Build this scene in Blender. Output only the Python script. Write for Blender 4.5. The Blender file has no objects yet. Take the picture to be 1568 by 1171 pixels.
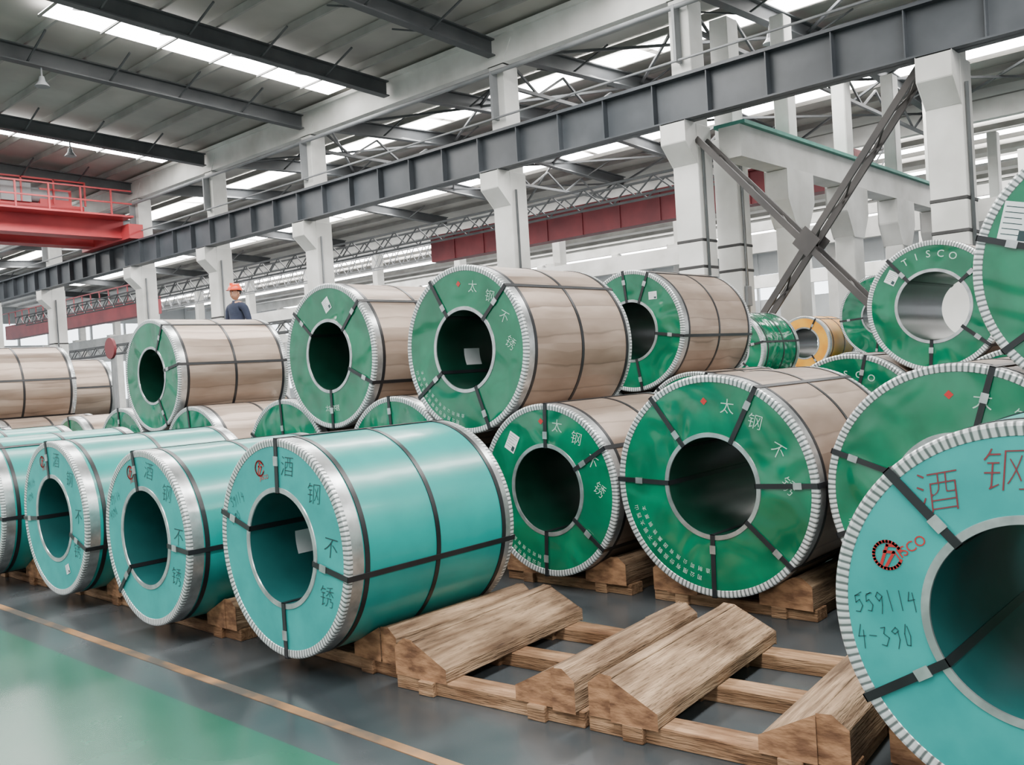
import bpy, math, random
from mathutils import Vector, Matrix
random.seed(7)
scene = bpy.context.scene
COL = scene.collection
sin, cos, pi, rad = math.sin, math.cos, math.pi, math.radians

# ------------------------------------------------------------------ materials
def new_mat(name):
    m = bpy.data.materials.new(name); m.use_nodes = True
    nt = m.node_tree
    return m, nt, nt.nodes["Principled BSDF"]

def N(nt, t, **kw):
    n = nt.nodes.new(t)
    for k, v in kw.items(): setattr(n, k, v)
    return n

def c4(c): return (c[0], c[1], c[2], 1)

def mat_noise(name, c1, c2, rough=0.5, metal=0.0, scale=4.0, detail=4.0, stretch=(1,1,1),
              bump=0.0, bscale=None, lo=0.35, hi=0.65, coat=0.0, spec=0.5, bdetail=2, dist=0.0):
    m, nt, b = new_mat(name)
    tc = N(nt, 'ShaderNodeTexCoord'); mp = N(nt, 'ShaderNodeMapping')
    mp.inputs['Scale'].default_value = stretch
    oi = N(nt, 'ShaderNodeObjectInfo'); mo = N(nt, 'ShaderNodeMath', operation='MULTIPLY'); mo.inputs[1].default_value = 37
    nt.links.new(oi.outputs['Random'], mo.inputs[0]); nt.links.new(mo.outputs[0], mp.inputs['Location'])
    nt.links.new(tc.outputs['Object'], mp.inputs['Vector'])
    nz = N(nt, 'ShaderNodeTexNoise'); nz.inputs['Scale'].default_value = scale; nz.inputs['Detail'].default_value = detail
    nz.inputs['Distortion'].default_value = dist
    nt.links.new(mp.outputs[0], nz.inputs['Vector'])
    cr = N(nt, 'ShaderNodeValToRGB')
    cr.color_ramp.elements[0].position = lo; cr.color_ramp.elements[0].color = c4(c1)
    cr.color_ramp.elements[1].position = hi; cr.color_ramp.elements[1].color = c4(c2)
    nt.links.new(nz.outputs['Fac'], cr.inputs['Fac'])
    nt.links.new(cr.outputs['Color'], b.inputs['Base Color'])
    b.inputs['Roughness'].default_value = rough; b.inputs['Metallic'].default_value = metal
    b.inputs['Specular IOR Level'].default_value = spec
    b.inputs['Coat Weight'].default_value = coat; b.inputs['Coat Roughness'].default_value = 0.10
    if bump > 0:
        nb = N(nt, 'ShaderNodeTexNoise'); nb.inputs['Scale'].default_value = bscale or scale
        nb.inputs['Detail'].default_value = bdetail; nb.inputs['Distortion'].default_value = dist
        nt.links.new(mp.outputs[0], nb.inputs['Vector'])
        bp = N(nt, 'ShaderNodeBump'); bp.inputs['Strength'].default_value = 1.0; bp.inputs['Distance'].default_value = bump
        nt.links.new(nb.outputs['Fac'], bp.inputs['Height']); nt.links.new(bp.outputs[0], b.inputs['Normal'])
        if coat > 0: nt.links.new(bp.outputs[0], b.inputs['Coat Normal'])
    return m

def mat_wood(name, stretch, dark, light, grey):
    m, nt, b = new_mat(name)
    tc = N(nt, 'ShaderNodeTexCoord')
    oi = N(nt, 'ShaderNodeObjectInfo'); mo = N(nt, 'ShaderNodeMath', operation='MULTIPLY'); mo.inputs[1].default_value = 23
    nt.links.new(oi.outputs['Random'], mo.inputs[0])
    def noise(sc, det, st, ds=0):
        mp = N(nt, 'ShaderNodeMapping'); mp.inputs['Scale'].default_value = st
        nt.links.new(mo.outputs[0], mp.inputs['Location']); nt.links.new(tc.outputs['Object'], mp.inputs['Vector'])
        nz = N(nt, 'ShaderNodeTexNoise'); nz.inputs['Scale'].default_value = sc; nz.inputs['Detail'].default_value = det
        nz.inputs['Distortion'].default_value = ds
        nt.links.new(mp.outputs[0], nz.inputs['Vector']); return nz
    def ramp(src, stops):
        cr = N(nt, 'ShaderNodeValToRGB'); els = cr.color_ramp.elements
        els[0].position, els[0].color = stops[0][0], c4(stops[0][1]); els[1].position, els[1].color = stops[-1][0], c4(stops[-1][1])
        for p_, c_ in stops[1:-1]:
            e = els.new(p_); e.color = c4(c_)
        nt.links.new(src, cr.inputs[0]); return cr
    g = noise(3.2, 10, tuple(stretch), .35)
    grain = ramp(g.outputs['Fac'], [(.28, dark), (.5, tuple((a+c)/2 for a,c in zip(dark,light))), (.68, light)])
    bl = noise(2.3, 5, (1,1,1))
    bf = ramp(bl.outputs['Fac'], [(.42, (0,0,0)), (.62, (1,1,1))])
    mx = N(nt, 'ShaderNodeMix', data_type='RGBA'); mx.blend_type='MULTIPLY'
    nt.links.new(bf.outputs[0], mx.inputs[0]); nt.links.new(grain.outputs[0], mx.inputs[6]); mx.inputs[7].default_value = c4(grey)
    fine = noise(14, 4, tuple(s*1.0 for s in stretch), .1)
    cr2 = ramp(fine.outputs['Fac'], [(.30, (.30,.30,.30)), (.42, (1,1,1))])
    m2 = N(nt, 'ShaderNodeMix', data_type='RGBA'); m2.blend_type='MULTIPLY'; m2.inputs[0].default_value = .8
    nt.links.new(mx.outputs[2], m2.inputs[6]); nt.links.new(cr2.outputs[0], m2.inputs[7])
    nt.links.new(m2.outputs[2], b.inputs['Base Color'])
    ad = N(nt,'ShaderNodeMath',operation='ADD'); nt.links.new(g.outputs['Fac'], ad.inputs[0]); nt.links.new(fine.outputs['Fac'], ad.inputs[1])
    bp = N(nt,'ShaderNodeBump'); bp.inputs['Distance'].default_value=.010
    nt.links.new(ad.outputs[0], bp.inputs['Height']); nt.links.new(bp.outputs[0], b.inputs['Normal'])
    b.inputs['Roughness'].default_value=.85; b.inputs['Specular IOR Level'].default_value=.25
    return m

def polar_nodes(nt):
    tc = N(nt, 'ShaderNodeTexCoord'); sp = N(nt, 'ShaderNodeSeparateXYZ')
    nt.links.new(tc.outputs['Object'], sp.inputs[0])
    at = N(nt, 'ShaderNodeMath', operation='ARCTAN2')
    nt.links.new(sp.outputs['Z'], at.inputs[0]); nt.links.new(sp.outputs['Y'], at.inputs[1])
    return tc, sp, at

def mat_pleat(name, c1, c2, n, metal, rough):
    m, nt, b = new_mat(name)
    tc, sp, at = polar_nodes(nt)
    mu = N(nt, 'ShaderNodeMath', operation='MULTIPLY'); mu.inputs[1].default_value = n
    nt.links.new(at.outputs[0], mu.inputs[0])
    nz = N(nt, 'ShaderNodeTexNoise'); nz.inputs['Scale'].default_value = 9
    nt.links.new(tc.outputs['Object'], nz.inputs['Vector'])
    ad = N(nt, 'ShaderNodeMath', operation='MULTIPLY_ADD'); ad.inputs[1].default_value = 3.0
    nt.links.new(nz.outputs['Fac'], ad.inputs[0]); nt.links.new(mu.outputs[0], ad.inputs[2])
    sn = N(nt, 'ShaderNodeMath', operation='SINE'); nt.links.new(ad.outputs[0], sn.inputs[0])
    cr = N(nt, 'ShaderNodeValToRGB')
    mr = N(nt, 'ShaderNodeMapRange'); mr.inputs[1].default_value = -1; mr.inputs[2].default_value = 1
    nt.links.new(sn.outputs[0], mr.inputs[0]); nt.links.new(mr.outputs[0], cr.inputs[0])
    cr.color_ramp.elements[0].position = 0.10; cr.color_ramp.elements[0].color = c4(c1)
    cr.color_ramp.elements[1].position = 0.55; cr.color_ramp.elements[1].color = c4(c2)
    nt.links.new(cr.outputs[0], b.inputs['Base Color'])
    bp = N(nt, 'ShaderNodeBump'); bp.inputs['Distance'].default_value = 0.0007
    nt.links.new(mr.outputs[0], bp.inputs['Height']); nt.links.new(bp.outputs[0], b.inputs['Normal'])
    b.inputs['Metallic'].default_value = metal; b.inputs['Roughness'].default_value = rough
    return m

def mat_wrap(name, c1, c2, metal, rough):
    m, nt, b = new_mat(name)
    tc, sp, at = polar_nodes(nt)
    cb = N(nt, 'ShaderNodeCombineXYZ')
    mx = N(nt, 'ShaderNodeMath', operation='MULTIPLY'); mx.inputs[1].default_value = 0.7
    ma = N(nt, 'ShaderNodeMath', operation='MULTIPLY'); ma.inputs[1].default_value = 1.6
    nt.links.new(sp.outputs['X'], mx.inputs[0]); nt.links.new(at.outputs[0], ma.inputs[0])
    oi = N(nt, 'ShaderNodeObjectInfo'); mo = N(nt, 'ShaderNodeMath', operation='MULTIPLY'); mo.inputs[1].default_value = 50
    nt.links.new(oi.outputs['Random'], mo.inputs[0])
    nt.links.new(mx.outputs[0], cb.inputs[0]); nt.links.new(ma.outputs[0], cb.inputs[1]); nt.links.new(mo.outputs[0], cb.inputs[2])
    nz = N(nt, 'ShaderNodeTexNoise'); nz.inputs['Scale'].default_value = 1.8; nz.inputs['Detail'].default_value = 3
    nt.links.new(cb.outputs[0], nz.inputs['Vector'])
    cr = N(nt, 'ShaderNodeValToRGB')
    cr.color_ramp.elements[0].position = .35; cr.color_ramp.elements[0].color = c4(c1)
    cr.color_ramp.elements[1].position = .65; cr.color_ramp.elements[1].color = c4(c2)
    nt.links.new(nz.outputs['Fac'], cr.inputs[0])
    m2 = N(nt, 'ShaderNodeMath', operation='MULTIPLY'); m2.inputs[1].default_value = 18/ (2*pi)
    nt.links.new(at.outputs[0], m2.inputs[0])
    wob = N(nt, 'ShaderNodeMath', operation='MULTIPLY_ADD'); wob.inputs[1].default_value = .7
    nt.links.new(nz.outputs['Fac'], wob.inputs[0]); nt.links.new(m2.outputs[0], wob.inputs[2])
    fr = N(nt, 'ShaderNodeMath', operation='FRACT'); nt.links.new(wob.outputs[0], fr.inputs[0])
    pp = N(nt, 'ShaderNodeMath', operation='PINGPONG'); pp.inputs[1].default_value = 0.5
    nt.links.new(fr.outputs[0], pp.inputs[0])
    dk = N(nt, 'ShaderNodeMapRange'); dk.inputs[1].default_value=0; dk.inputs[2].default_value=.05; dk.inputs[3].default_value=.68; dk.inputs[4].default_value=1
    nt.links.new(pp.outputs[0], dk.inputs[0])
    vm = N(nt, 'ShaderNodeVectorMath', operation='SCALE')
    nt.links.new(cr.outputs[0], vm.inputs[0]); nt.links.new(dk.outputs[0], vm.inputs['Scale'])
    nt.links.new(vm.outputs[0], b.inputs['Base Color'])
    bp = N(nt, 'ShaderNodeBump'); bp.inputs['Distance'].default_value = 0.016; bp.inputs['Strength'].default_value = .8
    nt.links.new(pp.outputs[0], bp.inputs['Height']); nt.links.new(bp.outputs[0], b.inputs['Normal'])
    rr = N(nt,'ShaderNodeMapRange'); rr.inputs[3].default_value=rough-.10; rr.inputs[4].default_value=rough+.18
    nt.links.new(nz.outputs['Fac'], rr.inputs[0]); nt.links.new(rr.outputs[0], b.inputs['Roughness'])
    b.inputs['Metallic'].default_value = metal
    return m

def mat_emit(name, c, s):
    m, nt, b = new_mat(name)
    b.inputs['Base Color'].default_value = c4(c)
    b.inputs['Emission Color'].default_value = c4(c); b.inputs['Emission Strength'].default_value = s
    return m

M = {}
M['teal']   = mat_noise('teal_film', (.005,.230,.212), (.008,.275,.250), .30, 0, 3, 3, bump=.008, bscale=2.2, coat=.15)
M['tealface'] = mat_noise('teal_face', (.014,.255,.245), (.024,.325,.308), .46, 0, 5, 5, bump=.006, bscale=3.5, spec=.4)
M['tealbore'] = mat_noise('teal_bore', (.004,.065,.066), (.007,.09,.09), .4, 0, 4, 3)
M['green']  = mat_noise('green_film', (.0,.100,.046), (.0,.155,.074), .15, 0, 3, 3, bump=.042, bscale=2.8, coat=.0, bdetail=1.0, dist=.7, spec=.8)
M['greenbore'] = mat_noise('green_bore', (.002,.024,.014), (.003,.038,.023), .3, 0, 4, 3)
M['brown']  = mat_wrap('brown_wrap', (.235,.172,.133), (.37,.29,.235), .42, .36)
M['orange'] = mat_noise('orange_film', (.75,.30,.015), (.85,.42,.03), .4)
M['rim']    = mat_pleat('pleated_metal_edge', (.14,.16,.16), (.70,.73,.74), 150, .45, .30)
M['steel']  = mat_noise('galvanised_steel', (.40,.42,.43), (.62,.64,.65), .28, .8, 12, 3)
M['strap']  = mat_noise('black_strap', (.006,.007,.009), (.014,.015,.018), .38)
M['paper']  = mat_noise('paper_label', (.62,.66,.68), (.74,.77,.78), .7)
M['inkw']   = mat_noise('white_ink', (.30,.50,.40), (.40,.60,.50), .6)
M['inkk']   = mat_noise('black_ink', (.01,.03,.035), (.015,.045,.05), .6)
M['inkr']   = mat_noise('red_ink', (.34,.012,.012), (.42,.02,.02), .6)
M['inkm']   = mat_noise('maroon_ink', (.12,.02,.028), (.17,.025,.032), .6)
COIL_MATS = ['teal','tealface','tealbore','green','greenbore','brown','orange','rim','steel','strap','paper','inkw','inkk','inkr','inkm']
MI = {k:i for i,k in enumerate(COIL_MATS)}

M['wood'] = mat_wood('sawn_timber', (.8,9,9), (.12,.070,.040), (.42,.29,.185), (.50,.47,.46))
M['wood2'] = mat_wood('sawn_timber_cross', (9,.8,9), (.13,.068,.034), (.42,.26,.15), (.55,.47,.42))
M['woodend'] = mat_noise('timber_end_grain', (.13,.060,.028), (.36,.19,.095), .85, 0, 9, 8, stretch=(1,1,2.4), bump=.010, bscale=12, bdetail=5)
M['white'] = mat_noise('painted_concrete', (.50,.50,.475), (.70,.70,.68), .7, 0, .9, 8)
M['dark'] = mat_noise('dark_steel_paint', (.035,.042,.050), (.062,.070,.080), .5, 0, 1.2, 4)
M['brace'] = mat_noise('brace_dark_paint', (.022,.020,.020), (.045,.040,.038), .55, 0, 1.2, 4)
M['girder'] = mat_noise('roof_steel_paint', (.055,.060,.065), (.09,.095,.10), .6, 0, 1.2, 4)
M['mid'] = mat_noise('grey_steel_paint', (.16,.17,.18), (.25,.26,.27), .55, 0, 1.2, 4)
M['roofmat'] = mat_noise('roof_sheet', (.32,.305,.285), (.43,.415,.385), .7, 0, .5, 4)
M['purlin'] = mat_noise('purlin_steel', (.22,.215,.205), (.32,.315,.30), .6, 0, 1, 3)
M['red'] = mat_noise('crane_red', (.36,.03,.04), (.50,.05,.055), .5, 0, 1, 4)
M['dred'] = mat_noise('girder_dark_red', (.13,.018,.026), (.20,.028,.036), .55, 0, 1, 4)
M['band'] = mat_noise('black_paint_band', (.02,.02,.02), (.04,.04,.04), .6)
M['greenp'] = mat_noise('green_paint_strip', (.05,.22,.18), (.07,.28,.22), .6)
M['wall'] = mat_noise('wall_panel', (.42,.44,.45), (.55,.57,.58), .8, 0, .3, 4)
M['glow'] = mat_emit('skylight_panel', (1,.99,.97), 18)
M['glass'] = mat_emit('translucent_window', (.88,.94,1), 4.5)
M['line'] = mat_noise('worn_orange_line', (.06,.05,.04), (.26,.13,.045), .6, 0, 3, 8, lo=.42, hi=.66)

def floor_material():
    m, nt, b = new_mat('epoxy_floor')
    tc = N(nt,'ShaderNodeTexCoord'); sp = N(nt,'ShaderNodeSeparateXYZ'); nt.links.new(tc.outputs['Object'], sp.inputs[0])
    gt = N(nt,'ShaderNodeMath', operation='GREATER_THAN'); gt.inputs[1].default_value = 2.27
    nt.links.new(sp.outputs['X'], gt.inputs[0])
    nz = N(nt,'ShaderNodeTexNoise'); nz.inputs['Scale'].default_value = .9; nz.inputs['Detail'].default_value = 8
    nt.links.new(tc.outputs['Object'], nz.inputs['Vector'])
    a = N(nt,'ShaderNodeValToRGB'); g = N(nt,'ShaderNodeValToRGB')
    a.color_ramp.elements[0].color=(.014,.075,.047,1); a.color_ramp.elements[1].color=(.028,.115,.075,1)
    g.color_ramp.elements[0].color=(.026,.033,.037,1); g.color_ramp.elements[1].color=(.066,.074,.080,1)
    for r in (a,g):
        r.color_ramp.elements[0].position=.35; r.color_ramp.elements[1].position=.65
        nt.links.new(nz.outputs['Fac'], r.inputs[0])
    mx = N(nt,'ShaderNodeMix', data_type='RGBA')
    nt.links.new(gt.outputs[0], mx.inputs[0]); nt.links.new(a.outputs[0], mx.inputs[6]); nt.links.new(g.outputs[0], mx.inputs[7])
    nt.links.new(mx.outputs[2], b.inputs['Base Color'])
    mr = N(nt,'ShaderNodeMapRange'); mr.inputs[3].default_value=.14; mr.inputs[4].default_value=.36
    nt.links.new(nz.outputs['Fac'], mr.inputs[0]); nt.links.new(mr.outputs[0], b.inputs['Roughness'])
    return m
M['floor'] = floor_material()

# ------------------------------------------------------------------ mesh builder
class MB:
    def __init__(s): s.v=[]; s.f=[]; s.m=[]; s.sm=[]
    def add(s, vs, fs, mi, smooth=False):
        o=len(s.v); s.v += [tuple(v) for v in vs]
        for f in fs: s.f.append(tuple(i+o for i in f)); s.m.append(mi); s.sm.append(smooth)
    def box(s, x0,x1,y0,y1,z0,z1, mi=0):
        vs=[(x,y,z) for x in (x0,x1) for y in (y0,y1) for z in (z0,z1)]
        s.add(vs, [(0,1,3,2),(4,6,7,5),(0,4,5,1),(2,3,7,6),(0,2,6,4),(1,5,7,3)], mi)
    def prism(s, poly, axis, a0, a1, mi=0, capmi=None):
        n=len(poly); vs=[]
        for a in (a0,a1):
            for p in poly:
                vs.append((a,p[0],p[1]) if axis=='x' else ((p[0],a,p[1]) if axis=='y' else (p[0],p[1],a)))
        o=len(s.v); s.v+=vs
        cm=mi if capmi is None else capmi
        for f,m_ in [(tuple(range(n)),cm),(tuple(range(2*n-1,n-1,-1)),cm)]+[((i,(i+1)%n,n+(i+1)%n,n+i),mi) for i in range(n)]:
            s.f.append(tuple(i+o for i in f)); s.m.append(m_); s.sm.append(False)
    def beam(s, p, q, w, h, mi=0, up=(0,0,1)):
        p=Vector(p); q=Vector(q); d=(q-p).normalized(); u=Vector(up)
        if abs(d.dot(u))>.98: u=Vector((1,0,0))
        r=d.cross(u).normalized(); u=r.cross(d).normalized()
        vs=[]
        for e in (p,q):
            for a,b in ((-1,-1),(1,-1),(1,1),(-1,1)): vs.append(e+r*a*w/2+u*b*h/2)
        s.add(vs,[(0,1,2,3),(7,6,5,4),(0,4,5,1),(1,5,6,2),(2,6,7,3),(3,7,4,0)],mi)
    def cyl(s, p, q, r0, r1=None, mi=0, n=16):
        r1 = r0 if r1 is None else r1
        p=Vector(p); q=Vector(q); d=(q-p).normalized(); u=Vector((0,0,1))
        if abs(d.dot(u))>.98: u=Vector((1,0,0))
        a=d.cross(u).normalized(); b=a.cross(d)
        vs=[]
        for e,r in ((p,r0),(q,r1)):
            for i in range(n): vs.append(e+a*r*cos(2*pi*i/n)+b*r*sin(2*pi*i/n))
        s.add(vs,[tuple(range(n)),tuple(range(2*n-1,n-1,-1))],mi)
        s.add(vs,[(i,(i+1)%n,n+(i+1)%n,n+i) for i in range(n)],mi,True)
    def obj(s, name, mats, loc=(0,0,0), rot=None, parent=None, bevel=0):
        me=bpy.data.meshes.new(name); me.from_pydata(s.v,[],s.f)
        for m in mats: me.materials.append(m)
        me.polygons.foreach_set('material_index', s.m)
        me.polygons.foreach_set('use_smooth', s.sm)
        me.update()
        o=bpy.data.objects.new(name, me); COL.objects.link(o); o.location=loc
        if rot: o.rotation_euler=rot
        if parent: o.parent=parent
        if bevel:
            b=o.modifiers.new('bev','BEVEL'); b.width=bevel; b.segments=1; b.limit_method='ANGLE'
        return o

_tc={}
def text_mesh(t, off=0.0):
    if (t,off) in _tc: return _tc[(t,off)]
    cu=bpy.data.curves.new('tmp','FONT'); cu.body=t; cu.size=1; cu.align_x='CENTER'; cu.align_y='CENTER'; cu.resolution_u=3
    cu.offset=off
    ob=bpy.data.objects.new('tmp',cu); COL.objects.link(ob)
    bpy.context.view_layer.update()
    dg=bpy.context.evaluated_depsgraph_get()
    me=bpy.data.meshes.new_from_object(ob.evaluated_get(dg))
    vs=[(v.co.x,v.co.y) for v in me.vertices]; fs=[tuple(p.vertices) for p in me.polygons]
    bpy.data.objects.remove(ob); bpy.data.curves.remove(cu); bpy.data.meshes.remove(me)
    _tc[(t,off)]=(vs,fs); return _tc[(t,off)]

# ------------------------------------------------------------------ steel coil
def lathe(mb, prof, mats, seg=120, smooth=True):
    n=len(prof); vs=[]
    for i in range(seg):
        a=2*pi*i/seg
        for (x,r) in prof: vs.append((x, r*cos(a), r*sin(a)))
    for j in range(n-1):
        pv=[]
        for i in range(seg):
            pv.append(vs[i*n+j]); pv.append(vs[i*n+j+1])
        f2=[(2*i, 2*((i+1)%seg), 2*((i+1)%seg)+1, 2*i+1) for i in range(seg)]
        mb.add(pv, f2, mats[j], smooth)

def fp(th, r):
    return (-r*cos(th), r*sin(th))

def put_text(mb, t, th, r, size, mi, rot=0.0, x=-.0030, off=0.0, slant=0.0):
    vs,fs=text_mesh(t,off); y0,z0=fp(rad(th),r); c,s_=cos(rad(rot)),sin(rad(rot))
    out=[]
    for (a,b) in vs:
        a*=size; b*=size; a+=b*slant
        rr=a*c-b*s_; uu=a*s_+b*c
        out.append((x, y0-rr, z0+uu))
    mb.add(out, fs, mi)

def arc_text(mb, chars, th0, dth, r, size, mi, follow=1.0):
    for i,ch in enumerate(chars):
        th=th0+dth*i
        put_text(mb, ch, th, r, size, mi, rot=(th-90)*follow)

def scribble(mb, pts, w, mi, x=-.0032):
    for (a,b) in zip(pts[:-1],pts[1:]):
        d=Vector((b[0]-a[0], b[1]-a[1]))
        if d.length<1e-5: continue
        n=Vector((-d.y,d.x)).normalized()*w/2; e=d.normalized()*w*.4
        q=[(a[0]-e.x+n.x,a[1]-e.y+n.y),(b[0]+e.x+n.x,b[1]+e.y+n.y),(b[0]+e.x-n.x,b[1]+e.y-n.y),(a[0]-e.x-n.x,a[1]-e.y-n.y)]
        mb.add([(x,-p[0],p[1]) for p in q],[(0,1,2,3)],mi)

STROKES={'5':[[(.6,1),(.15,.95),(.1,.6),(.45,.62),(.6,.35),(.4,.05),(.05,.1)],[(.15,.97),(.75,1.05)]],
 '9':[[(.6,.85),(.35,1),(.12,.8),(.3,.6),(.6,.8),(.55,.3),(.35,-.1)]],
 '1':[[(.35,1.05),(.3,0)]],
 '4':[[(.3,1),(.05,.45),(.65,.5)],[(.5,.85),(.42,-.1)]],
 '3':[[(.15,.95),(.55,.95),(.3,.6),(.6,.4),(.4,.02),(.1,.1)]],
 '0':[[(.35,1),(.08,.6),(.2,.08),(.5,.05),(.62,.55),(.35,1)]],
 '-':[[(.05,.5),(.6,.55)]],
 '2':[[(.1,.8),(.35,1),(.6,.75),(.1,.05),(.65,.08)]],
 '8':[[(.5,.9),(.2,.85),(.45,.5),(.3,.05),(.1,.3),(.55,.75),(.5,.9)]],
 '7':[[(.1,.95),(.6,1),(.3,0)]]}
def handwrite(mb,s,cx,cz,h,mi,rot=8,w=.0045,x=-.0034):
    c,s_=cos(rad(rot)),sin(rad(rot)); px=0
    for ch in s:
        for st in STROKES[ch]:
            pts=[]
            for (a,b) in st:
                a=px+a*h*.62+random.uniform(-.004,.004); b=b*h*random.uniform(.9,1.12)
                pts.append((cx+a*c-b*s_, cz+a*s_+b*c))
            scribble(mb,pts,w,mi,x)
        px+=h*.56

def logo(mb,th,r,mi,s=1.0):
    y0,z0=fp(rad(th),r); cx,cz=-y0,z0; R0=.042*s; w=.009*s
    pts=[(cx+R0*cos(a),cz+R0*sin(a)) for a in [rad(20+i*14) for i in range(24)]]
    scribble(mb,pts,w,mi)
    scribble(mb,[(cx-.02*s,cz-.03*s),(cx+.0*s,cz+.03*s),(cx+.025*s,cz+.03*s)],w,mi)
    scribble(mb,[(cx-.005*s,cz-.035*s),(cx+.02*s,cz+.01*s),(cx-.01*s,cz+.01*s)],w,mi)

def scribble_num(mb,th,r,mi):
    y0,z0=fp(rad(th),r); handwrite(mb,'59114',-y0-.08,z0-.03,.055,mi,rot=20,w=.003)
    y0,z0=fp(rad(th+14),r); handwrite(mb,'4390',-y0-.05,z0-.03,.05,mi,rot=25,w=.003)

def coil(X,Y,z,R,L,kind='green', ri=.305, straps=(10,75,130,185,262,318), bands=(.12,.55,.9), label=None,
         text=None, wrap=None, yaw=0.0, borelabel=False):
    mb=MB()
    face={'teal':'tealface','green':'green','orange':'orange'}[kind]
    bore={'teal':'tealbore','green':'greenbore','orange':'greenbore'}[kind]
    wrap=wrap or {'teal':'teal','green':'brown','orange':'orange'}[kind]
    rw=.042
    F=MI[face];B=MI[bore];W=MI[wrap];RM=MI['rim'];S=MI['steel'];K=MI['strap']
    g=.003
    prof=[(L,ri),(0,ri),(-.006,ri+.002),(-.006,ri+.028),(-.001,ri+.030),(0,R-rw),(-.003,R-rw+.002),(-.006,R-.010),(-.003,R-.001),(.004,R+g),
          (.022,R+g),(.023,R),(L-.031,R),(L-.030,R+g),(L-.006,R+g),(L+.004,R-.001),(L+.006,R-.010),(L+.004,R-rw),(L,R-rw-.002),(L,ri+.036),(L+.006,ri+.03),(L+.004,ri),(L,ri)]
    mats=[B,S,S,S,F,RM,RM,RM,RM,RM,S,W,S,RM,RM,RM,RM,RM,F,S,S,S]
    lathe(mb,prof,mats,seg=144)
    lathe(mb,[(.022,R+.001),(.023,R+.0025),(.095,R+.0025),(.096,R+.0005)],[S]*3)
    lathe(mb,[(L-.080,R+.0005),(L-.079,R+.0025),(L-.031,R+.0025),(L-.030,R+.001)],[S]*3)
    for b_ in bands:
        xb=b_*L; w=.015
        lathe(mb,[(xb-w,R),(xb-w,R+.005),(xb+w,R+.005),(xb+w,R)],[K]*3,seg=96)
    for th in straps:
        t=rad(th+random.uniform(-2,2)); w=.015
        er=Vector((0,-cos(t),sin(t))); et=Vector((0,sin(t),cos(t)))
        def bar(x0,x1,r0,r1,mi=K,ww=w):
            vs=[]
            for xx in (x0,x1):
                for rr in (r0,r1):
                    for s_ in (-1,1):
                        v=er*rr+et*s_*ww; vs.append((xx,v.y,v.z))
            mb.add(vs,[(0,1,3,2),(4,6,7,5),(0,4,5,1),(2,3,7,6),(0,2,6,4),(1,5,7,3)],mi)
        bar(-.0110,-.0062,ri-.005,R+.006)
        bar(-.0110,L+.0110,R+.002,R+.007)
        bar(L+.0062,L+.0110,ri-.005,R+.006)
        bar(-.0110,L+.0110,ri-.005,ri-.001)
        rc=random.choice([ri+.09, R-.12, R-.16])
        bar(-.0145,-.009,rc-.026,rc+.026,S,w+.004)
    if label:
        th,r,w,h,rt=label
        y0,z0=fp(rad(th),r); c,s_=cos(rad(rt)),sin(rad(rt))
        def quad(pts,x,mi):
            mb.add([(x,y0-(a*c-b*s_),z0+(a*s_+b*c)) for a,b in pts],[(0,1,2,3)],mi)
        quad(((-w,-h),(w,-h),(w,h),(-w,h)),-.0036,MI['paper'])
        for k in range(6):
            yy=h*(.75-.27*k); e=random.uniform(.2,.85); tk=h*.022
            quad(((-w*.85,yy-tk),(w*e,yy-tk),(w*e,yy+tk),(-w*.85,yy+tk)),-.0042,MI['inkk'])
        quad(((w*.3,-h*.85),(w*.85,-h*.85),(w*.85,-h*.35),(w*.3,-h*.35)),-.0044,MI['inkk'])
    if borelabel:
        vs=[];nn=5
        for i in range(nn+1):
            t=rad(176+ i*5.2)
            for xx in (.30,.48):
                y_,z_=fp(t,ri-.003); vs.append((xx,y_,z_))
        mb.add(vs,[(2*i,2*i+1,2*i+3,2*i+2) for i in range(nn)],MI['paper'])
    rm=(R+ri)/2
    if text=='teal':
        for ch,th in zip('酒钢不锈',(76,42,4,-30)):
            put_text(mb,ch,th,rm+.005,.125,MI['inkk'],rot=-6+random.uniform(-6,6),off=-.016,slant=.12)
        logo(mb,110,rm+.01,MI['inkr'])
        put_text(mb,'JISCO',107,rm-.05,.035,MI['inkr'],rot=10)
        scribble_num(mb,150,rm,MI['inkk'])
    if text=='near':
        for ch,th in zip('酒钢不锈',(124,97,62,22)):
            put_text(mb,ch,th,rm+.004,.15,MI['inkm'],rot=(th-90)*.35,off=-.018,slant=.15)
        logo(mb,158,rm+.005,MI['inkr'],1.1)
        put_text(mb,'JISCO',150,rm-.050,.048,MI['inkr'],rot=35)
        handwrite(mb,'559114',-rm-.085,-.035,.065,MI['inkk'],rot=10,w=.0028)
        handwrite(mb,'4-390',-rm-.080,-.15,.068,MI['inkk'],rot=8,w=.0028)
    if text=='green':
        for ch,th in zip('太钢不锈',(74,51,26,2)):
            put_text(mb,ch,th,rm+.01,.10,MI['inkw'],rot=(th-90)*.45,off=-.010)
        put_text(mb,'◆',92,rm+.03,.05,MI['inkr'])
        arc_text(mb,'山西太钢不锈钢股份有限公司',196,5.2,rm+.09,.036,MI['inkw'],follow=1)
        arc_text(mb,'太原钢铁集团有限公司制造',198,6.0,rm+.035,.032,MI['inkw'],follow=1)
    if text=='small':
        arc_text(mb,'太钢不锈',262,6,rm,.06,MI['inkw'],follow=0)
    if text=='tisco':
        arc_text(mb,'TISCO',118,-13,rm+.02,.09,MI['inkw'],follow=.9)
    mb.obj('steel_coil',[M[k] for k in COIL_MATS],(X,Y,z),rot=(0,0,yaw))
    return (Y,z,R)

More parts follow.
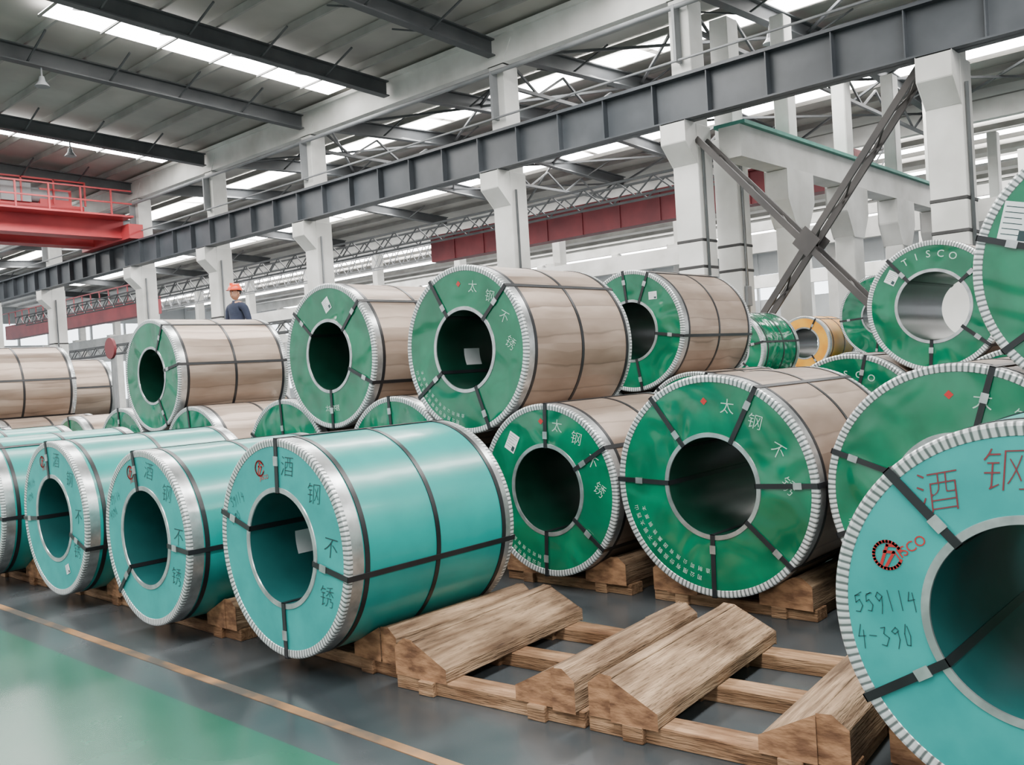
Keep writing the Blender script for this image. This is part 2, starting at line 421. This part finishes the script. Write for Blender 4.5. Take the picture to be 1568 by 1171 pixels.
def zc(R): return (R+.0228)/.887+.004
def rest(a,b,R,gap=.026):
    (y1,z1,r1),(y2,z2,r2)=a,b
    d1=r1+R+gap; d2=r2+R+gap; L=math.hypot(y2-y1,z2-z1)
    k=(d1*d1-d2*d2+L*L)/(2*L); h=math.sqrt(max(d1*d1-k*k,0))
    ux,uz=(y2-y1)/L,(z2-z1)/L
    return (y1+ux*k-uz*h, z1+uz*k+abs(ux)*h)

# ------------------------------------------------------------------ timber cradles
def cradle(X0, Y, L=1.15, jit=0.0, half=.56):
    mb=MB()
    h=half
    r=lambda:random.uniform(-.03,.03)
    for sg in (1,-1):
        # squared bearer with one chamfer, and the sawn wedge spiked to its inner side
        outer=[(h,.075),(h,.215),(h-.06,.262),(h-.115,.262-.004),(h-.115,.075)]
        wedge=[(h-.120,.075),(h-.120,.2542),(h-.34,.14),(h-.34,.075)]
        for pl in (outer,wedge):
            p_=pl if sg>0 else [(-a,b) for a,b in reversed(pl)]
            mb.prism(p_,'x',.015+r()*.7,L+r(),0,capmi=2)
    for xx in (.03, L*.5-.06, L-.17):
        mb.box(xx,xx+.14,-half-.015+r()*.4,half+.015+r()*.4,0,.074,1)
        for sy in (-1,1):
            mb.box(xx-.03,xx+.02,sy*(half-.22)-.05,sy*(half-.22)+.05,.0,.072,1)
    mb.box(.19,L*.5-.08,half-.14,half-.02,.0,.073,0); mb.box(.19,L*.5-.08,-half+.02,-half+.14,.0,.073,0)
    mb.obj('timber_coil_cradle',[M['wood'],M['wood2'],M['woodend']],(X0,Y,0),rot=(0,0,jit),bevel=.004)

# row A
A=[(3.10,.72,.62,1.3,'near'),(2.82,4.34,.60,1.24,'teal'),(2.74,5.76,.565,1.25,'teal'),(2.78,7.32,.585,1.40,'teal'),
   (2.72,8.80,.59,1.3,'teal'),(2.75,10.3,.60,1.3,'teal'),(2.7,11.8,.60,1.3,'teal'),(2.7,13.3,.6,1.3,'teal')]
st=[(133,212,278,20,65),(165,86,-90,-9),(100,-6,222),(182,-20,95),(170,60,-80,-5),(160,90,-90),(170,80,-80),(170,80,-80)]
for i,(X,Y,R,L,tx) in enumerate(A):
    coil(X,Y,zc(R),R,L,'teal',straps=st[i],bands=(.095,.5,.93),text=tx,borelabel=(i==1),
         label=(-62,.42,.035,.035,20) if i==3 else None)
    cradle(X+.27,Y,L=1.12)
cradle(3.05,3.11,1.25,jit=rad(5)); cradle(3.15,1.93,1.30,jit=rad(5))

# row B
B=[(5.0,.05,.66,1.3),(5.02,1.49,.69,1.4),(5.0,2.92,.69,1.4),(5.0,4.26,.62,1.35),(5.0,5.90,.665,1.35),(5.05,7.58,.67,1.35),
   (5.0,9.25,.655,1.35),(5.0,10.95,.66,1.35),(5.0,12.4,.62,1.3),(4.5,13.75,.62,1.3),(4.6,15.2,.62,1.3),(4.8,16.9,.62,1.3),(5,18.5,.62,1.3)]
bl=[]
lab=[None,None,None,(132,.46,.05,.07,-30)]+[None]*20
for i,(X,Y,R,L) in enumerate(B):
    bl.append(coil(X,Y,zc(R),R,L,'green',bands=(.075,.5,.94),text='green' if i<4 else None,label=lab[i],
      straps=[(20,80,140),(75,160,200,330),(128,62,2,-42,-93,178),(88,30,-40,-95)][i] if i<4 else (95,20,150,250)))
    cradle(X+.12,Y,L=1.1,half=.56)
def up(X,i,j,R,L,lst,**k):
    y,z=rest(lst[i],lst[j],R); coil(X,y,z,R,L,'green',**k)
up(5.0,0,1,.64,1.3,bl,text='small',label=(150,.50,.07,.10,-15),straps=(215,100,160))
up(5.0,3,4,.65,1.32,bl,text='green',bands=(.075,.5,.95),straps=(120,45,-68,215),borelabel=True)
up(5.0,4,5,.65,1.3,bl,text='small',bands=(.075,.5,.95),straps=(138,45,-88,-25),label=(88,.46,.05,.06,30))
up(5.0,6,7,.645,1.4,bl,text=None,bands=(.075,.5,.95),straps=(60,10,-60),borelabel=True)
up(4.25,9,10,.62,1.45,bl,bands=(.05,.5,.95))
up(5.5,10,11,.6,1.5,bl,bands=(.05,.5,.95))

# row C
C=[(8.5,.5,.70),(8.5,1.97,.71),(8.45,3.42,.72),(8.1,4.87,.68),(8.1,6.3,.68),(8.1,7.7,.66),(8.1,9.1,.64),(8.1,10.4,.64),(8.1,11.72,.64),(8.1,13.0,.62),(8.1,14.36,.70),(8.1,15.85,.66)]
cl=[]
for i,(X,Y,R) in enumerate(C):
    cl.append(coil(X,Y,zc(R),R,1.35,'green',text='tisco' if i==2 else None,label=(30,.5,.06,.05,0) if i==2 else None,bands=(.075,.5,.95)))
    cradle(X+.12,Y,L=1.1)
up(8.1,3,4,.645,1.45,cl,text=None,bands=(.075,.5,.95),straps=(95,68,-10,-80),label=(50,.46,.05,.04,0))
up(8.6,1,2,.585,1.25,cl,text='tisco',bands=(.075,.5,.95),straps=(128,-40,-95,40),label=(140,.45,.05,.06,-30))
# row D and beyond
dl=[]
for i,(X,Y,R,k) in enumerate([(12.4,1.7,.62,'green'),(12.4,3.1,.62,'green'),(12.4,4.45,.62,'green'),(12.4,6.1,.62,'green'),(12.4,7.5,.62,'green')]):
    dl.append(coil(X,Y,zc(R),R,1.3,k,wrap='green')); cradle(X+.12,Y,1.1)
y,z=rest(dl[3],dl[4],.56); coil(12.4,y,z,.56,1.2,'green',wrap='green')
el=[]
for i,(X,Y,R,k) in enumerate([(16.3,3.3,.78,'green'),(16.3,4.95,.80,'green'),(16.3,6.52,.72,'green'),(16.3,7.9,.64,'green')]):
    el.append(coil(X,Y,zc(R),R,1.2,k,wrap='green')); cradle(X+.1,Y,1.0)
y,z=rest(el[1],el[2],.72); coil(16.1,y,z,.72,1.3,'green',wrap='green',text='tisco')
y,z=rest(el[2],el[3],.50); coil(16.2,y+.0,z,.50,1.2,'orange',ri=.27,straps=(60,180,300))

# ------------------------------------------------------------------ floor & markings
mb=MB(); mb.box(-10,62,-14,82,-.2,0); mb.obj('floor',[M['floor']])
mb=MB(); mb.box(2.50,2.56,-10,60,.0,.003); mb.obj('floor_marking_line',[M['line']])
mb=MB(); mb.box(4.40,4.47,-10,60,.0,.003); mb.obj('floor_marking_line',[M['line']])

# ------------------------------------------------------------------ columns
COLY=[-5,-.4,4.4,9.0,13.7,20.9,26.1,31.1,38.9,46,53,60]
def column(X,Y,w=.5,top=8.4,bands=True,cor=True):
    mb=MB(); h=w/2
    mb.box(X-h,X+h,Y-h,Y+h,0,6.0,0)
    mb.box(X-h*.8,X+h,Y-h*.8,Y+h*.8,6.0,top,0)
    if cor:
        a=X-h
        mb.prism([(a,5.25),(a,5.995),(a-.38,5.995),(a-.38,5.62)],'y',Y-h*.98,Y+h*.98,0)
    if bands:
        for zz in (3.3,3.8): mb.box(X-h-.01,X+h+.01,Y-h-.01,Y+h+.01,zz,zz+.06,1)
        mb.cyl((X-h*.5,Y-h-.04,1.0),(X-h*.5,Y-h-.04,5.6),.03,mi=2,n=8)
        mb.box(X-h*.8,X-h*.1,Y-h-.08,Y-h-.005,2.6,3.0,2)
    return mb.obj('concrete_column',[M['white'],M['band'],M['mid']],bevel=.02)
for y in COLY: column(15.42,y,.54)
column(16.9,9.0,.5,cor=False)
for y in range(0,80,6):
    if y!=6: column(30.5,y+.5,.5,top=8.29,bands=False)
    column(46,y+2.5,.55,top=8.29,bands=False)

def runway(X,z0,z1,y0,y1,fl,m,name,step=1.15):
    mb=MB()
    mb.box(X-.012,X+.012,y0,y1,z0,z1,0)
    mb.box(X-fl/2,X+fl/2,y0,y1,z0,z0+.03,0); mb.box(X-fl/2,X+fl/2,y0,y1,z1-.03,z1,0)
    mb.box(X-.035,X+.035,y0,y1,z1,z1+.08,0)
    y=y0
    while y<y1:
        mb.box(X-fl/2+.02,X+fl/2-.02,y,y+.02,z0+.03,z1-.03,0); y+=step
    return mb.obj(name,[M[m]])
runway(14.94,6.01,6.82,-9,62,.36,'dark','crane_runway_beam')
mb=MB(); mb.box(29.8,30.15,-5,78,5.2,5.85); mb.box(30.4,30.7,-5,78,8.3,8.9); mb.obj('concrete_girder',[M['white']])
mb=MB(); mb.box(45.3,45.65,-5,78,5.2,5.85); mb.box(45.9,46.2,-5,78,8.3,8.9); mb.obj('concrete_girder',[M['white']])
mb=MB(); mb.box(15.2,15.65,-9,78,8.41,9.02); mb.box(15.12,15.73,-9,78,9.02,9.12)
for y in COLY: mb.prism([(y-.24,8.41),(y+.24,8.41),(y+.5,8.9),(y-.5,8.9)],'x',15.18,15.67)
mb.obj('concrete_eaves_girder',[M['white']])
mb=MB(); mb.cyl((15.05,-9,8.2),(15.05,62,8.2),.05,n=10); mb.cyl((15.05,-9,7.2),(15.05,62,7.2),.025,n=8)
for y in COLY: mb.box(15.0,15.2,y-.03,y+.03,7.18,8.24)
mb.obj('service_pipe',[M['mid']])
# white transverse crane girder at right with its own columns
mb=MB(); mb.box(15.75,58,8.15,8.6,5.35,5.95,0); mb.box(15.75,58,8.05,8.7,5.95,6.02,1)
mb.obj('concrete_crane_girder',[M['white'],M['greenp']])
for x in (18.2,21.2,24.4,27.6,34,38,42,50):
    m_=MB(); m_.box(x-.28,x+.28,8.14,8.60,0,4.6,0)
    m_.prism([(x-.28,4.2),(x+.28,4.2),(x+.60,4.75),(x+.60,5.34),(x-.60,5.34),(x-.60,4.75)],'y',8.12,8.62,0)
    m_.box(x-.20,x+.20,8.22,8.53,6.03,8.6,0)
    m_.obj('concrete_column',[M['white']],bevel=.02)
mb=MB(); mb.box(28.5,58,8.7,8.95,3.0,3.35); mb.obj('concrete_tie_beam',[M['white']])
# cross bracing between two columns
mb=MB()
for (a,b) in (((15.3,8.72,5.7),(15.3,4.7,1.2)),((15.3,4.7,6.0),(15.3,8.72,.9))):
    for dx in (-.17,.17):
        mb.beam((a[0]+dx,a[1],a[2]),(b[0]+dx,b[1],b[2]),.05,.11)
    A_,B_=Vector(a),Vector(b)
    for k in range(14):
        p=A_.lerp(B_,k/14); q=A_.lerp(B_,(k+1)/14); s_=.16 if k%2 else -.16
        mb.beam((p.x+s_,p.y,p.z),(q.x-s_,q.y,q.z),.03,.03)
for dx in (-.205,.205):
    mb.prism([(6.45,3.50),(6.70,3.77),(6.95,3.50),(6.70,3.23)],'x',15.3+dx-.01,15.3+dx+.01)
mb.obj('steel_cross_brace',[M['brace']])

def lattice(X,z,h,y0,y1,m,name,w=.5):
    mb=MB()
    for dx in (-w/2,w/2):
        for zz in (z,z+h): mb.beam((X+dx,y0,zz),(X+dx,y1,zz),.05,.05)
        y=y0;k=0
        while y<y1:
            mb.beam((X+dx,y,z if k%2 else z+h),(X+dx,min(y+.5,y1),z+h if k%2 else z),.03,.03); y+=.5;k+=1
    return mb.obj(name,[M[m]])
lattice(18,5.45,.4,9.4,50,'girder','lattice_walkway_truss')
lattice(27,6.6,.7,9.4,70,'mid','lattice_walkway_truss')
lattice(17.2,3.3,.35,24,50,'girder','lattice_walkway_truss')
mb=MB(); mb.box(24,24.5,9.2,25.5,5.9,6.8); mb.box(23.8,24.7,9.2,25.5,6.8,6.85)
y=9.2
while y<25: mb.box(23.96,24,y,y+.05,5.9,6.8); y+=1.5
mb.obj('bridge_crane_girder',[M['dred']])
mb=MB(); mb.box(20,20.5,40,58,5.2,6.0)
for k in range(18): mb.beam((19.9,40+k,6.0),(19.9,40+k,6.7),.05,.05)
mb.beam((19.9,40,6.7),(19.9,58,6.7),.05,.05)
mb.obj('bridge_crane_girder',[M['dred']])
runway(20.9,8.0,8.5,-5,70,.3,'mid','roof_longitudinal_beam',2)

# ------------------------------------------------------------------ overhead crane at left
mb=MB()
for yy in (31,33.2):
    mb.box(-8.5,14.7,yy,yy+.5,7.0,7.65,0); mb.box(-8.5,14.7,yy-.08,yy+.58,7.65,7.7,0); mb.box(-8.5,14.7,yy-.08,yy+.58,6.97,7.02,0)
mb.box(14.6,15.1,30.4,34.2,6.91,7.4,0)
for x in range(-8,15):
    mb.beam((x,30.3,7.6),(x,30.3,8.5),.05,.05,0)
for zz in (8.05,8.48): mb.beam((-8.5,30.3,zz),(14.7,30.3,zz),.045,.045,0)
mb.box(-8.5,14.7,30.2,31,7.58,7.64,0)
mb.box(10.4,13.4,31,33.7,7.72,7.95,0); mb.box(10.8,11.7,30.9,33,7.95,8.55,1); mb.box(12,13,31.0,32.6,7.95,8.45,0)
mb.cyl((11.2,31.2,8.25),(12.9,31.2,8.25),.25,mi=1)
for x in (10.4,11.4,12.4,13.4): mb.beam((x,30.9,7.95),(x,30.9,8.75),.05,.05,0)
mb.beam((10.4,30.9,8.73),(13.4,30.9,8.73),.05,.05,0)
mb.obj('overhead_bridge_crane',[M['red'],M['mid']])

# ------------------------------------------------------------------ roof
def rz1(x): return 9.75-abs(x-3)*.045
def rz2(x): return 9.65-abs(x-23)*.05
mb=MB()
mb.add([(-10,-14,rz1(-10)),(3,-14,rz1(3)),(15.6,-14,rz1(15.6)),(-10,82,rz1(-10)),(3,82,rz1(3)),(15.6,82,rz1(15.6))],[(0,1,4,3),(1,2,5,4)],0)
mb.add([(15.6,-14,rz2(15.6)),(23,-14,rz2(23)),(30.6,-14,rz2(30.6)),(15.6,82,rz2(15.6)),(23,82,rz2(23)),(30.6,82,rz2(30.6))],[(0,1,4,3),(1,2,5,4)],0)
mb.add([(30.6,-14,9.3),(46,-14,9.8),(62,-14,9.3),(30.6,82,9.3),(46,82,9.8),(62,82,9.3)],[(0,1,4,3),(1,2,5,4)],0)
mb.obj('ceiling',[M['roofmat']])
mb=MB()
x=-9.5
while x<15.0:
    z=rz1(x); mb.box(x-.03,x+.03,-13,80,z-.20,z-.03); x+=1.25
x=16.2
while x<30.4:
    z=rz2(x); mb.box(x-.03,x+.03,-13,80,z-.20,z-.03); x+=1.25
x=31.5
while x<60:
    mb.box(x-.04,x+.04,-13,80,9.0,9.2); x+=2
mb.obj('roof_purlins',[M['purlin']])
SKY=[-8,.9,9.8,18.7,27.6,36.5,45.4,54.3,63]
mb=MB(); D=.215
for y in SKY:
    for (a,b) in ((-8.5,-1.6),(7.6,14.7)):
        mb.add([(a,y-.42,rz1(a)-D),(b,y-.42,rz1(b)-D),(b,y+.42,rz1(b)-D),(a,y+.42,rz1(a)-D)],[(0,1,2,3)],0)
        x=a
        while x<b: mb.box(x,x+.04,y-.44,y+.44,rz1(x)-D-.05,rz1(x)-D-.01,1); x+=1.25
for x,(a,b) in ((19.3,(5,60)),(26.5,(5,60))):
    y=a
    while y<b:
        mb.add([(x-.5,y,rz2(x-.5)-D),(x+.5,y,rz2(x+.5)-D),(x+.5,y+7.2,rz2(x+.5)-D),(x-.5,y+7.2,rz2(x-.5)-D)],[(0,1,2,3)],0); y+=7.4
for x in (36,41,51,56):
    mb.add([(x-.4,-5,8.95),(x+.4,-5,8.95),(x+.4,75,8.95),(x-.4,75,8.95)],[(0,1,2,3)],0)
mb.obj('window_skylights',[M['glow'],M['purlin']])
for k,y in enumerate(sorted(COLY+[17.3,67])):
    mb=MB()
    for (xa,xb,f) in ((-9.5,3,rz1),(3,15.1,rz1),(15.9,23,rz2),(23,30.4,rz2)):
        za,zb=f(xa)-.25,f(xb)-.25
        mb.beam((xa,y,za-.02),(xb,y,zb-.02),.22,.03); mb.beam((xa,y,za-.19),(xb,y,zb-.19),.015,.34); mb.beam((xa,y,za-.37),(xb,y,zb-.37),.22,.03)
    for x in (-6,-3,-1,1.5,4.5,6.2,8,9.8,11.5,13.2,18,21,25,28):
        f=rz1 if x<15.6 else rz2
        for s_ in (-1,1): mb.beam((x,y,f(x)-.6),(x,y+s_*1.1,f(x)-.22),.035,.035)
    mb.obj('roof_girder',[M['girder']])
mb=MB()
for y0,y1 in ((-.4,4.4),(4.4,9),(9,13.7),(13.7,20.9),(20.9,26.1)):
    for x in (16,21,26):
        xb=min(x+5,30.4)
        mb.beam((x,y0,rz2(x)-.45),(xb,y1,rz2(xb)-.45),.06,.06); mb.beam((xb,y0,rz2(xb)-.5),(x,y1,rz2(x)-.5),.06,.06)
for y in (4.4,9,13.7,20.9):
    # deep lattice rafters in the second bay
    for a in range(16,30,2):
        mb.beam((a,y+.3,8.75),(a+1,y+.3,8.15),.05,.05); mb.beam((a+1,y+.3,8.15),(a+2,y+.3,8.75),.05,.05)
    mb.beam((16,y+.3,8.15),(30.2,y+.3,8.15),.08,.08)
mb.obj('roof_bracing',[M['girder']])
for (x,y) in ((8.3,20.9),(7.5,13.7),(11,26.1),(19,9),(22.2,13.7)):
    mb=MB(); f=rz1 if x<15 else rz2; z=f(x)-.63
    mb.cyl((x,y,z),(x,y,z-.2),.02,mi=0,n=8); mb.cyl((x,y,z-.2),(x,y,z-.30),.05,.07,mi=0); mb.cyl((x,y,z-.30),(x,y,z-.42),.07,.16,mi=0,n=24)
    mb.obj('high_bay_lamp',[M['mid']])

# ------------------------------------------------------------------ walls
mb=MB(); mb.box(61.5,61.8,-14,82,0,1.5,0); mb.box(61.5,61.8,-14,82,3.2,5.6,0); mb.box(61.5,61.8,-14,82,7.4,9.4,0)
mb.box(61.6,61.7,-14,82,1.5,3.2,1); mb.box(61.6,61.7,-14,82,5.6,7.4,1)
for y in range(-14,82,3): mb.box(61.4,61.6,y,y+.2,0,9.4,0)
mb.obj('wall_east',[M['wall'],M['glass']])
mb=MB(); mb.box(-10,61.5,81.5,81.8,0,1.2,0); mb.box(-10,61.5,81.6,81.7,1.2,4.6,1); mb.box(-10,61.5,81.5,81.8,4.6,6.2,0); mb.box(-10,61.5,81.6,81.7,6.2,8,1); mb.box(-10,61.5,81.5,81.8,8,9.8,0)
for x in range(-10,62,3): mb.box(x,x+.2,81.4,81.6,0,9.8,0)
mb.obj('wall_north',[M['wall'],M['glass']])
mb=MB(); mb.box(-10.3,-10,-14,82,0,1.0,0); mb.box(-10.3,-10,-14,82,7.6,9.2,0)
for y in range(-14,82,4): mb.box(-10.3,-10,y,y+.3,1.0,7.6,0)
mb.obj('wall_west',[M['wall']])
mb=MB(); mb.box(-10,61.5,-14.3,-14,0,1.0,0); mb.box(-10,61.5,-14.3,-14,7.6,9.6,0)
for x in range(-10,62,4): mb.box(x,x+.3,-14.3,-14,1.0,7.6,0)
mb.obj('wall_south',[M['wall']])

mb=MB(); mb.cyl((6.6,14.6,0),(6.6,14.6,2.2),.03,mi=0); mb.cyl((6.56,14.6,2.35),(6.6,14.6,2.35),.17,mi=1,n=28)
mb.obj('round_warning_sign',[M['mid'],M['dred']])

# ------------------------------------------------------------------ worker
def skin_chain(verts, edges, radii, root=0, sub=2):
    me=bpy.data.meshes.new('sk'); me.from_pydata(verts,edges,[])
    ob=bpy.data.objects.new('sk',me); COL.objects.link(ob)
    ob.modifiers.new('s','SKIN')
    for i,r in enumerate(radii):
        me.skin_vertices[0].data[i].radius=(r if isinstance(r,tuple) else (r,r)); me.skin_vertices[0].data[i].use_root=(i==root)
    ss=ob.modifiers.new('u','SUBSURF'); ss.levels=sub; ss.render_levels=sub
    bpy.context.view_layer.update()
    out=bpy.data.meshes.new_from_object(ob.evaluated_get(bpy.context.evaluated_depsgraph_get()))
    bpy.data.objects.remove(ob); return out
mskin=mat_noise('skin',(.42,.22,.14),(.48,.26,.17),.55); mshirt=mat_noise('navy_shirt',(.012,.018,.04),(.03,.04,.075),.85,bump=.01,bscale=8)
mpant=mat_noise('work_trousers',(.02,.025,.04),(.035,.04,.06),.85); mhat=mat_noise('hard_hat_orange',(.75,.07,.02),(.85,.09,.03),.3)
mhair=mat_noise('hair',(.01,.01,.01),(.02,.018,.015),.7); mboot=mat_noise('boots',(.02,.018,.015),(.04,.035,.03),.6)
mwhite=mat_noise('eye_white',(.7,.7,.7),(.8,.8,.8),.3)
man=bpy.data.objects.new('worker',None); COL.objects.link(man)
V=[(0,0,.95),(0,.005,1.12),(0,0,1.32),(0,.0,1.45),(0,-.01,1.53)]
Rr=[(.155,.11),(.145,.105),(.17,.115),(.10,.085),(.056,.058)]
E=[(0,1),(1,2),(2,3),(3,4)]
def ad(par,p,r):
    V.append(p);Rr.append(r);E.append((par,len(V)-1));return len(V)-1
for s_ in (-1,1):
    a=ad(3,(s_*.175,0,1.41),.07); a=ad(a,(s_*.225,.015,1.27),.056); a=ad(a,(s_*.255,.03,1.13),.046); a=ad(a,(s_*.21,-.10,1.08),.042); a=ad(a,(s_*.11,-.215,1.06),.029)
    a=ad(0,(s_*.10,0,.86),.098); a=ad(a,(s_*.11,-.01,.50),.066); a=ad(a,(s_*.115,.01,.30),.06); a=ad(a,(s_*.12,.02,.09),.045); a=ad(a,(s_*.13,-.12,.05),.042)
me=skin_chain(V,E,Rr)
for m_ in (mshirt,mpant,mskin,mboot): me.materials.append(m_)
for p in me.polygons:
    c=p.center; p.use_smooth=True
    if c.z<.14: p.material_index=3
    elif c.z<.97 and abs(c.x)<.24 and c.y>-.16 : p.material_index=1
    elif c.z>1.49: p.material_index=2
    elif c.z<1.16 and (c.y<-.10 or abs(c.x)>.19) and c.z>.98: p.material_index=2
    else: p.material_index=0
body=bpy.data.objects.new('body',me); COL.objects.link(body); body.parent=man
for s_ in (-1,1):
    w=Vector((s_*.11,-.215,1.06)); d=Vector((-s_*.7,-.6,-.25)).normalized()
    side=d.cross(Vector((0,0,1))).normalized(); up_=side.cross(d)
    vs=[w,w+d*.045,w+d*.085]; es=[(0,1),(1,2)]; rs=[.026,(.036),( .034)]
    me=skin_chain([tuple(v) for v in vs],es,rs,sub=1); hm=[me]
    for k,ln in enumerate((.072,.082,.077,.06)):
        b0=w+d*.08+up_*(.030-.020*k); c1=b0+d*ln*.5; c2=c1+(d*.6-side*s_*.5).normalized()*ln*.3; c3=c2+(d*.2-side*s_*.9).normalized()*ln*.25
        hm.append(skin_chain([tuple(x) for x in (b0,c1,c2,c3)],[(0,1),(1,2),(2,3)],[.0095,.009,.0085,.007],sub=1))
    b0=w+d*.03+up_*.03; hm.append(skin_chain([tuple(b0),tuple(b0+up_*.03+d*.02),tuple(b0+up_*.035+d*.05)],[(0,1),(1,2)],[.012,.011,.009],sub=1))
    mb=MB()
    for h_ in hm: mb.add([v.co[:] for v in h_.vertices],[tuple(p.vertices) for p in h_.polygons],0,True)
    mb.obj('hand_left' if s_>0 else 'hand_right',[mskin],parent=man)
def ball(mb,c,r,mi,nu=24,nv=16,fn=None):
    vs=[];fs=[]
    for j in range(nv+1):
        ph=pi*j/nv
        for i in range(nu):
            th=2*pi*i/nu; p=Vector((sin(ph)*cos(th),sin(ph)*sin(th),cos(ph)))
            q=Vector((p.x*r[0],p.y*r[1],p.z*r[2]))
            if fn: q=fn(p,q)
            vs.append(q+Vector(c))
    for j in range(nv):
        for i in range(nu): fs.append((j*nu+i,(j+1)*nu+i,(j+1)*nu+(i+1)%nu,j*nu+(i+1)%nu))
    mb.add(vs,fs,mi,True)
def headf(p,q):
    if p.z<0: q.x*=1-.30*(-p.z)**1.5; q.y*=1-.12*(-p.z)
    if p.z<-.2 and p.y<0: q.y-=.012
    return q
mb=MB(); hc=Vector((0,-.015,1.655))
ball(mb,hc,(.076,.095,.118),0,fn=headf)
ball(mb,hc+Vector((0,.02,.03)),(.080,.088,.095),1)
ball(mb,hc+Vector((0,-.098,-.018)),(.013,.02,.024),0,12,8)
for s_ in (-1,1):
    ball(mb,hc+Vector((s_*.03,-.083,.005)),(.012,.01,.008),2,12,8); ball(mb,hc+Vector((s_*.03,-.091,.005)),(.005,.004,.005),1,8,6)
    mb.beam(hc+Vector((s_*.018,-.092,.025)),hc+Vector((s_*.045,-.085,.026)),.006,.006,1)
    ball(mb,hc+Vector((s_*.077,.005,-.005)),(.010,.018,.030),0,12,8)
mb.beam(hc+Vector((-.022,-.094,-.055)),hc+Vector((.022,-.094,-.055)),.006,.006,3)
def hatf(p,q):
    q.z=max(q.z,0.0); return q
ball(mb,hc+Vector((0,.0,.045)),(.108,.128,.118),4,32,20,fn=hatf)
vs=[];n=36
for i in range(n):
    a=2*pi*i/n; ex=.045 if sin(a)<-.3 else .014
    vs.append(hc+Vector((.103*cos(a),.123*sin(a),.058))); vs.append(hc+Vector(((.107+ex*.5)*cos(a),(.127+ex)*sin(a),.043)))
mb.add(vs,[(2*i,2*i+1,2*((i+1)%n)+1,2*((i+1)%n)) for i in range(n)],4,True)
mb.beam(hc+Vector((0,-.10,.133)),hc+Vector((0,.10,.133)),.02,.06,4)
mb.obj('head',[mskin,mhair,mwhite,mskin,mhat],parent=man)
mb=MB()
vs=[];n=24
for i in range(n):
    a=2*pi*i/n; vs.append((.075*cos(a),.075*sin(a)-.005,1.475)); vs.append((.062*cos(a),.062*sin(a)-.01,1.525))
mb.add(vs,[(2*i,2*i+1,2*((i+1)%n)+1,2*((i+1)%n)) for i in range(n)],0,True); mb.obj('collar',[mshirt],parent=man)
man.location=(8.75,14.36,zc(.70)+.70+.004); man.rotation_euler=(0,0,rad(-78)); man.scale=(1.05,1.05,1.05)

# ------------------------------------------------------------------ lights
def area(name,loc,sx,sy,P,rot=(0,0,0),col=(1,.97,.93)):
    l=bpy.data.lights.new(name,'AREA'); l.shape='RECTANGLE'; l.size=sx; l.size_y=sy; l.energy=P; l.color=col
    o=bpy.data.objects.new(name,l); COL.objects.link(o); o.location=loc; o.rotation_euler=rot; return o
for y in (-8,.9,9.8,18.7,27.6,40): area('skylight_light',(3,y,8.9),20,1.1,2500)
area('skylight_light',(19.3,30,8.9),1.1,50,4000); area('skylight_light',(26.5,30,8.9),1.1,50,4000)
area('skylight_light',(41,35,8.8),10,60,10000)
w=bpy.data.worlds.new('overcast_sky'); scene.world=w; w.use_nodes=True
bg=w.node_tree.nodes['Background']; bg.inputs[0].default_value=(.94,.97,1,1); bg.inputs[1].default_value=1.35

# ------------------------------------------------------------------ camera
h=rad(42.2); p=rad(.74); r=rad(3.5)
hf=Vector((cos(h),sin(h),0)); right=Vector((sin(h),-cos(h),0)); zup=Vector((0,0,1))
fwd=hf*cos(p)-zup*sin(p); up0=hf*sin(p)+zup*cos(p)
cr=right*cos(r)-up0*sin(r); cu=right*sin(r)+up0*cos(r)
cam=bpy.data.cameras.new('camera'); cam.lens=32.14; cam.sensor_width=36; cam.sensor_fit='HORIZONTAL'; cam.clip_end=300
co=bpy.data.objects.new('camera',cam); COL.objects.link(co)
co.matrix_world=Matrix(((cr.x,cu.x,-fwd.x,0),(cr.y,cu.y,-fwd.y,0),(cr.z,cu.z,-fwd.z,1.6),(0,0,0,1)))
scene.camera=co
